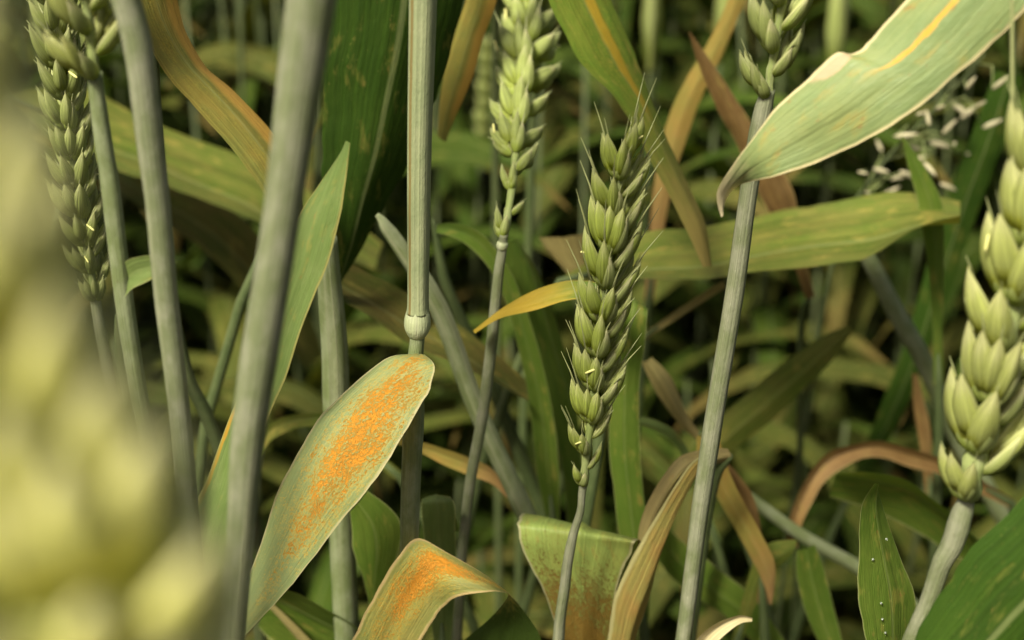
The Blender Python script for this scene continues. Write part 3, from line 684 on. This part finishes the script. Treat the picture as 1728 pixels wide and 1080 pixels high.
t = leaf_plant('wide leaf rolled over at its top, brown speckled below', [(915, 960, 1082, 990, .05, .045), (893, 890, 1085, 940, .035, .03), (886, 862, 1081, 912, .018, .014), (873, 876, 1074, 911, .004, .0), (876, 905, 1064, 932, 0, 0), (890, 945, 1050, 965), (912, 990, 1040, 1010), (932, 1040, 1034, 1060), (946, 1110, 1034, 1120)], 0.378, 'roll', base='last', n=40, cross=12, gutter=0.03, wave=0.04, collar=0.04)
t = leaf_plant('orange rusted leaf arching over with its dark underside showing', [(575, 1120, 690, 1125), (610, 1045, 712, 1078), (642, 985, 735, 1038), (672, 938, 752, 1020), (705, 907, 775, 1008, .004, -.004), (760, 937, 820, 1000, .004, -.006), (815, 969, 848, 1000, .004, -.004), (861, 1004, 857, 1007, .004, .004), (893, 1040, 825, 1045, .006, .02), (914, 1080, 775, 1090, .008, .026), (925, 1140, 770, 1140, .01, .03)], 0.352, 'curl', base='last', n=52, cross=12, gutter=0.02, wave=0.03)
leaf_plant('pale olive leaf folded square behind the arching rusted leaf', [(722, 900, 775, 895, .03, .03), (714, 846, 762, 842, .014, .014), (711, 843, 760, 838, .002, .002), (711, 860, 767, 856), (714, 900, 768, 900), (718, 950, 770, 950), (722, 1010, 768, 1010)], 0.39, 'light', base='last', n=24)
leaf_plant('green leaf bent in a blunt angle below the rusted leaf', [(590, 865, 620, 830), (592, 890, 660, 862), (594, 915, 676, 892), (600, 945, 673, 930), (612, 975, 652, 985), (625, 1030, 640, 1035)], 0.395, 'green', base='last', n=20)
leaf_plant('low green leaf lying along the bottom under the rusted leaf', [(455, 985, 440, 1045), (490, 988, 470, 1072), (540, 1012, 520, 1100), (600, 1042, 590, 1130), (660, 1090, 650, 1160)], 0.40, 'green', base='last', n=20, roll=0.02)
leaf_plant('small yellow pink leaf between central stem and slim stem', [(680, 738, 680, 752), (716, 746, 716, 766), (750, 756, 750, 784), (790, 770, 790, 800), (830, 790, 830, 815), (860, 830, 855, 840)], 0.43, 'yellow', base='first', n=18)
leaf_plant('dull olive leaf arching out behind the thick pale stem', [(420, 760, 436, 775), (440, 728, 452, 748), (470, 706, 478, 730), (510, 697, 512, 720), (560, 700, 556, 722), (600, 730, 588, 745)], 0.46, 'olive', base='last', n=20)
leaf_plant('thin brown stalk leaf at the bottom below the rusted leaf tip', [(440, 1010, 446, 1006), (460, 1032, 468, 1026), (490, 1066, 502, 1058), (520, 1100, 536, 1094)], 0.41, 'tan', base='last', n=12)
# right bottom
t = leaf_plant('bright green pointed leaf with water drops beside the plump pale ear', [(1478, 816, 1481, 817), (1458, 850, 1492, 856), (1452, 895, 1508, 905), (1451, 940, 1524, 950), (1450, 1000, 1545, 1005), (1458, 1060, 1546, 1060), (1475, 1120, 1530, 1120)], 0.335, 'green', base='last', roll=0.008, n=30, gutter=0.05)
lf = [c for c in t.children if c.name.startswith('leaf')][0]
for px, py in ((1473, 944), (1487, 1018), (1489, 1045), (1494, 1068), (1496, 910)):
    c = P(px, py, 0.3365) - Vector(t['_b'])
    V, Fc = [], []
    for i in range(6):
        a = math.pi * i / 5
        for k in range(8):
            V.append(c + Vector((math.sin(a) * math.cos(k * math.pi / 4), math.sin(a) * math.sin(k * math.pi / 4) * 0.9, math.cos(a) * 1.15)) * 0.00032)
    for i in range(5):
        for k in range(8): Fc.append((i * 8 + k, i * 8 + (k + 1) % 8, (i + 1) * 8 + (k + 1) % 8, (i + 1) * 8 + k))
    mesh_obj('water_droplet', V, Fc, None, M['water'], lf)
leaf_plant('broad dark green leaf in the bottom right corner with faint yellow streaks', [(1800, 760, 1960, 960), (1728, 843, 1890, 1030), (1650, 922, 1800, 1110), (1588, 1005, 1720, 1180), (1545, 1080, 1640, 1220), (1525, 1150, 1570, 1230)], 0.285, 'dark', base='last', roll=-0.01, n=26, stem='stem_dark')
leaf_plant('yellow green leaf with a dried tip hanging right of the grey stem', [(1175, 775, 1215, 745), (1195, 812, 1232, 800), (1222, 862, 1256, 850), (1250, 910, 1282, 895), (1276, 960, 1306, 945), (1294, 1000, 1308, 985), (1299, 1020, 1302, 1020)], 0.425, 'yellow', base='first', n=24, collar=0.006, via=[(1200, 760, .44), (1190, 880, .44), (1160, 1080, .44)])
leaf_plant('olive side blade bent toward the thin sloping stalk', [(1345, 912, 1338, 935), (1315, 915, 1325, 950), (1290, 925, 1300, 972), (1270, 955, 1285, 995), (1255, 1005, 1275, 1020)], 0.44, 'olive', base='last', n=16)
leaf_plant('brown shrivelled blade crossing behind the grey right stem', [(1190, 775, 1205, 765), (1222, 800, 1236, 790), (1250, 840, 1268, 832), (1268, 880, 1282, 876), (1275, 930, 1286, 930)], 0.44, 'brown', base='last', n=18)
leaf_plant('bleached twisted dry leaf at the bottom under the right stem', [(1150, 1110, 1190, 1115), (1180, 1070, 1207, 1084), (1207, 1050, 1228, 1064), (1245, 1037, 1250, 1050), (1270, 1042, 1269, 1048)], 0.355, 'pale', base='first', n=22, fold=0.2)
leaf_plant('green leaf behind the bright pointed leaf, sloping to the ear', [(1420, 790, 1400, 830), (1480, 790, 1470, 850), (1540, 805, 1540, 880), (1600, 850, 1590, 910), (1650, 900, 1635, 940)], 0.44, 'green', base='last', n=20, roll=0.02)
leaf_plant('green blade curving low beside the bright pointed leaf', [(1345, 930, 1375, 920), (1345, 980, 1395, 975), (1362, 1040, 1410, 1035), (1390, 1100, 1425, 1100)], 0.43, 'green', base='last', n=16)
leaf_plant('dim green blade crossing under the rolled leaf to the right', [(1090, 900, 1130, 895), (1120, 960, 1170, 930), (1175, 1010, 1230, 975), (1235, 1050, 1275, 1015), (1300, 1120, 1330, 1090)], 0.45, 'green', base='last', n=20)
leaf_plant('pinkish dry straw leaning right of the central ear', [(1100, 552, 1104, 562), (1140, 524, 1146, 536), (1176, 500, 1182, 512), (1198, 486, 1204, 498), (1220, 474, 1225, 484)], 0.49, 'tan', base='first', n=14, collar=0.01)
leaf_plant('tan curled leaf below the pinkish straw', [(1083, 612, 1100, 604), (1100, 650, 1130, 634), (1122, 686, 1148, 672), (1150, 720, 1164, 708), (1178, 748, 1188, 740), (1200, 790, 1208, 786)], 0.46, 'tan', base='last', n=20, fold=0.15)
leaf_plant('light green sprig leaf below the tan curled leaf', [(1072, 716, 1082, 704), (1100, 726, 1112, 712), (1130, 742, 1142, 730), (1152, 770, 1164, 765), (1175, 830, 1185, 830)], 0.46, 'light', base='last', n=16)

# seed head of another grass at the upper right
base_pts = [(1662, 90, 3), (1610, 150, 4), (1540, 220, 5), (1470, 300, 6), (1420, 390, 7), (1390, 520, 8)]
t = plant('loose straw coloured grass seed head with pale husks below the glaucous leaf', base_pts, 0.58, 'stem_bg', cat='grass', name='seeding_grass', groove=0.0)
seeds = [(1548, 193), (1568, 210), (1621, 200), (1591, 225), (1511, 230), (1571, 240), (1488, 255), (1505, 303), (1521, 290), (1588, 310), (1458, 322), (1631, 260), (1647, 180), (1605, 172), (1630, 150), (1531, 250), (1540, 272), (1475, 285), (1448, 290), (1610, 245), (1660, 215), (1560, 275), (1490, 330), (1675, 150), (1580, 185)]
bs = B(t); rr_ = random.Random(3)
main = [P(x, y, 0.58) for x, y, _ in base_pts]
sv, sf, su_, _m = tube_geo([(Vector((0, 0, z * 0.0042 - 0.0021)), 0.0012 * (0.15 + math.sin(math.pi * (z / 6) ** 0.8))) for z in range(7)], 6)
sme = None
for i, (x, y) in enumerate(seeds):
    D = 0.58 + rr_.uniform(-0.04, 0.03)
    q = P(x, y, D)
    j = min(range(5), key=lambda k: (P(base_pts[k][0], base_pts[k][1], 0.58) - q).length)
    a = main[j].lerp(main[j + 1], rr_.uniform(0.1, 0.6))
    mid = a.lerp(q, 0.55) + Vector((0.002, 0, 0.004))
    tube('branchlet', [(a, 0.0004), (mid, 0.0003), (q, 0.0002)], M['rachis'], t, bs, 5)
    if sme is None:
        so = mesh_obj('seed', sv, sf, su_, M['seed'], t); sme = so.data
    else:
        so = bpy.data.objects.new('seed', sme); COL.objects.link(so); so.parent = t
    so.location = q - bs
    so.rotation_euler = (rr_.uniform(-1, 1), rr_.uniform(0.5, 2.2), rr_.uniform(-1, 1))
    k = rr_.uniform(0.45, 0.9); so.scale = (k * 0.9, k * 0.9, k * 0.42)

# ------------------------------------------------------------------ the field behind: repeated plants
def field_leaf_rows(z0, ang, length, width, up, droop, rnd, n=12):
    rows = []; p = Vector((0, 0, z0)); h = Vector((math.cos(ang), math.sin(ang), 0)); e = up
    side0 = Vector((-h.y, h.x, 0)); tw = rnd.uniform(-0.5, 0.5)
    for i in range(n + 1):
        s = i / n
        w = width * min(1.0, 0.35 + s * 4) * (1 - s ** 3) ** 0.8 + 0.0006
        T = h * math.cos(e) + Vector((0, 0, 1)) * math.sin(e)
        sd = (side0 * math.cos(tw * s * 2) + T.cross(side0) * math.sin(tw * s * 2)).normalized()
        rows.append((p - sd * w / 2, p + sd * w / 2))
        p = p + T * (length / n); e -= droop / n * (0.4 + 1.4 * s)
    return rows
def simple_ear_geo(z0, L, rnd):
    V, Fc, U, Mt = tube_geo([(Vector((0, 0, z0)), 0.001), (Vector((0, 0, z0 + L)), 0.0006)], 5)
    for k in range(16):
        a = (0 if k % 2 else math.pi) + rnd.uniform(-.2, .2)
        m = Matrix.Translation((0, 0, z0 + L * k / 17)) @ Matrix.Rotation(a, 4, 'Z') @ Matrix.Rotation(math.radians(24), 4, 'Y')
        for s in (-1, 1):
            v, f, u = scale_geo(0.013, 0.0026, 0.0022, m @ Matrix.Rotation(math.radians(s * 20), 4, 'X'), nr=5, ns=5, inner=False)
            o = len(V); V += v; U += u; Mt += u; Fc += [tuple(i + o for i in q) for q in f]
    return V, Fc, U, Mt
def proto(seed, H, has_ear):
    rnd = random.Random(seed)
    parts = []
    lean = (rnd.uniform(-.05, .05), rnd.uniform(-.05, .05))
    def bend(v): return Vector((v.x + lean[0] * (v.z / 0.7) ** 2, v.y + lean[1] * (v.z / 0.7) ** 2, v.z))
    V, Fc, U, Mt = tube_geo([(bend(Vector((0, 0, H * i / 8 - 0.03))), 0.0021 - 0.0008 * i / 8) for i in range(9)], 8)
    parts.append(('stem', V, Fc, U, Mt, M['stem_bg']))
    a0 = rnd.uniform(0, 6.28)
    nl = 7
    for k in range(nl):
        z = H * (0.16 + 0.78 * k / nl) * rnd.uniform(0.92, 1.05)
        ang = a0 + k * 2.6 + rnd.uniform(-.5, .5)
        rows = field_leaf_rows(z, ang, rnd.uniform(0.16, 0.28), rnd.uniform(0.017, 0.026), rnd.uniform(0.6, 1.25), rnd.uniform(1.0, 3.0), rnd)
        rows = [(bend(a), bend(b)) for a, b in rows]
        V, Fc, U, Mt = ribbon_geo(rows, 4, 0.12, 0.04, seed * 7 + k)
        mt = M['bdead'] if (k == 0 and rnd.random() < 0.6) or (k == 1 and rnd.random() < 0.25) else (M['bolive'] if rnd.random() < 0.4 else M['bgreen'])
        parts.append(('leaf', V, Fc, U, Mt, mt))
    if has_ear:
        V, Fc, U, Mt = simple_ear_geo(H - 0.035, 0.085, rnd)
        V = [bend(v) for v in V]
        parts.append(('ear', V, Fc, U, Mt, M['floret_grey']))
    return parts
LBL_F = {True: 'tall eared wheat plant with drooping leaves in the dim field behind', False: 'short earless leafy wheat shoot low in the dim field behind'}
GRP_F = {True: 'tall wheat plants filling the field behind', False: 'short shoots low in the field behind'}
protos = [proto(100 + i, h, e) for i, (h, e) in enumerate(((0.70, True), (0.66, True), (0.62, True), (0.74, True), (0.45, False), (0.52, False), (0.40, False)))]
pm = []
for parts in protos:
    lst = []
    for nm, V, Fc, U, Mt, mt in parts:
        me = bpy.data.meshes.new('field_' + nm)
        me.from_pydata([tuple(v) for v in V], [], Fc)
        for ln, data in (('UVMap', U), ('Metric', Mt)):
            ul = me.uv_layers.new(name=ln)
            for l in me.loops: ul.data[l.index].uv = data[l.vertex_index]
        me.materials.append(mt); me.polygons.foreach_set('use_smooth', [True] * len(me.polygons))
        lst.append((nm, me))
    pm.append(lst)
rf = random.Random(99)
def add_field(x, y, kind, rz, sc):
    t = thing('wheat_plant' if kind < 4 else 'wheat_shoot', LBL_F[kind < 4], 'wheat', (x, y, gz(x, y) - 0.004), GRP_F[kind < 4])
    t.rotation_euler = (rf.uniform(-.05, .05), rf.uniform(-.05, .05), rz); t.scale = (sc, sc, sc)
    for nm, me in pm[kind]:
        o = bpy.data.objects.new(nm, me); COL.objects.link(o); o.parent = t
placed = 0
spots = []
y = 0.66
while y < 2.0:
    half = 0.36 * y + 0.22
    x = -half
    while x < half:
        spots.append((x + rf.uniform(-.03, .03), y + rf.uniform(-.03, .03)))
        x += 0.062 + 0.05 * (y - 0.66)
    y += 0.07 + 0.055 * (y - 0.66)
for x, y in spots[:420]:
    near = y < 0.84
    kind = rf.choice((4, 5, 6)) if near else rf.choice((0, 1, 2, 3, 0, 1, 2, 3, 5, 4))
    add_field(x, y, kind, rf.uniform(0, 6.28), rf.uniform(0.92, 1.06))

# the rest of the field reads as one mass
V, Fc, U, Mt, FM = [], [], [], [], []
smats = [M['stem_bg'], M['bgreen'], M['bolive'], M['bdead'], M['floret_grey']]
def addg(geo, off, rz, mi):
    o = len(V); c, s = math.cos(rz), math.sin(rz)
    for v in geo[0]: V.append((v[0] * c - v[1] * s + off[0], v[0] * s + v[1] * c + off[1], v[2] + off[2]))
    U.extend(geo[2]); Mt.extend(geo[3])
    for q in geo[1]: Fc.append(tuple(i + o for i in q)); FM.append(mi)
bank = []
for i in range(8):
    rnd = random.Random(500 + i); H = rnd.uniform(0.58, 0.72)
    g_ = [(tube_geo([(Vector((0, 0, -0.02)), 0.002), (Vector((0.01, 0, H)), 0.0014)], 4), 0)]
    for k in range(5):
        rows = field_leaf_rows(H * (0.2 + 0.75 * k / 5), k * 2.5 + i, rnd.uniform(.14, .24), rnd.uniform(.014, .021), rnd.uniform(.6, 1.2), rnd.uniform(1.2, 3.2), rnd, 6)
        g_.append((ribbon_geo(rows, 2, 0.1, 0.0, k), 3 if k == 0 else rnd.choice((1, 1, 2))))
    g_.append((tube_geo([(Vector((0.01, 0, H)), 0.003), (Vector((0.011, 0, H + 0.03)), 0.006), (Vector((0.012, 0, H + 0.08)), 0.002)], 5), 4))
    bank.append(g_)
taken = set((round(x, 1), round(y, 1)) for x, y in spots[:420])
cnt = 0
extra = [(rf.uniform(-1, 1), rf.uniform(0, 1)) for _ in range(620)]
for q, w in extra:
    y = 0.84 + w * 1.2; x = q * (0.36 * y + 0.2)
    rz = rf.uniform(0, 6.28)
    for geo, mi in rf.choice(bank): addg(geo, (x, y, gz(x, y)), rz, mi)
while cnt < 5000:
    x, y = rf.uniform(-3.2, 3.2), rf.uniform(-1.6, 5.5)
    infan = abs(x) < 0.36 * max(y, 0) + 0.26
    if infan and y < 1.95: continue
    if -0.45 < y < 0.75 and abs(x) < 0.42: continue
    if abs(x) < 0.35 and y < 0: continue
    cnt += 1
    rz = rf.uniform(0, 6.28); z = gz(x, y)
    for geo, mi in rf.choice(bank): addg(geo, (x, y, z), rz, mi)
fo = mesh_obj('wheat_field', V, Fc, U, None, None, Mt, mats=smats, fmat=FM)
fo['kind'] = 'stuff'; fo['label'] = 'mass of green wheat making up the rest of the field'; fo['category'] = 'wheat field'

for o in list(bpy.data.objects):
    if '_b' in o.keys(): del o['_b']
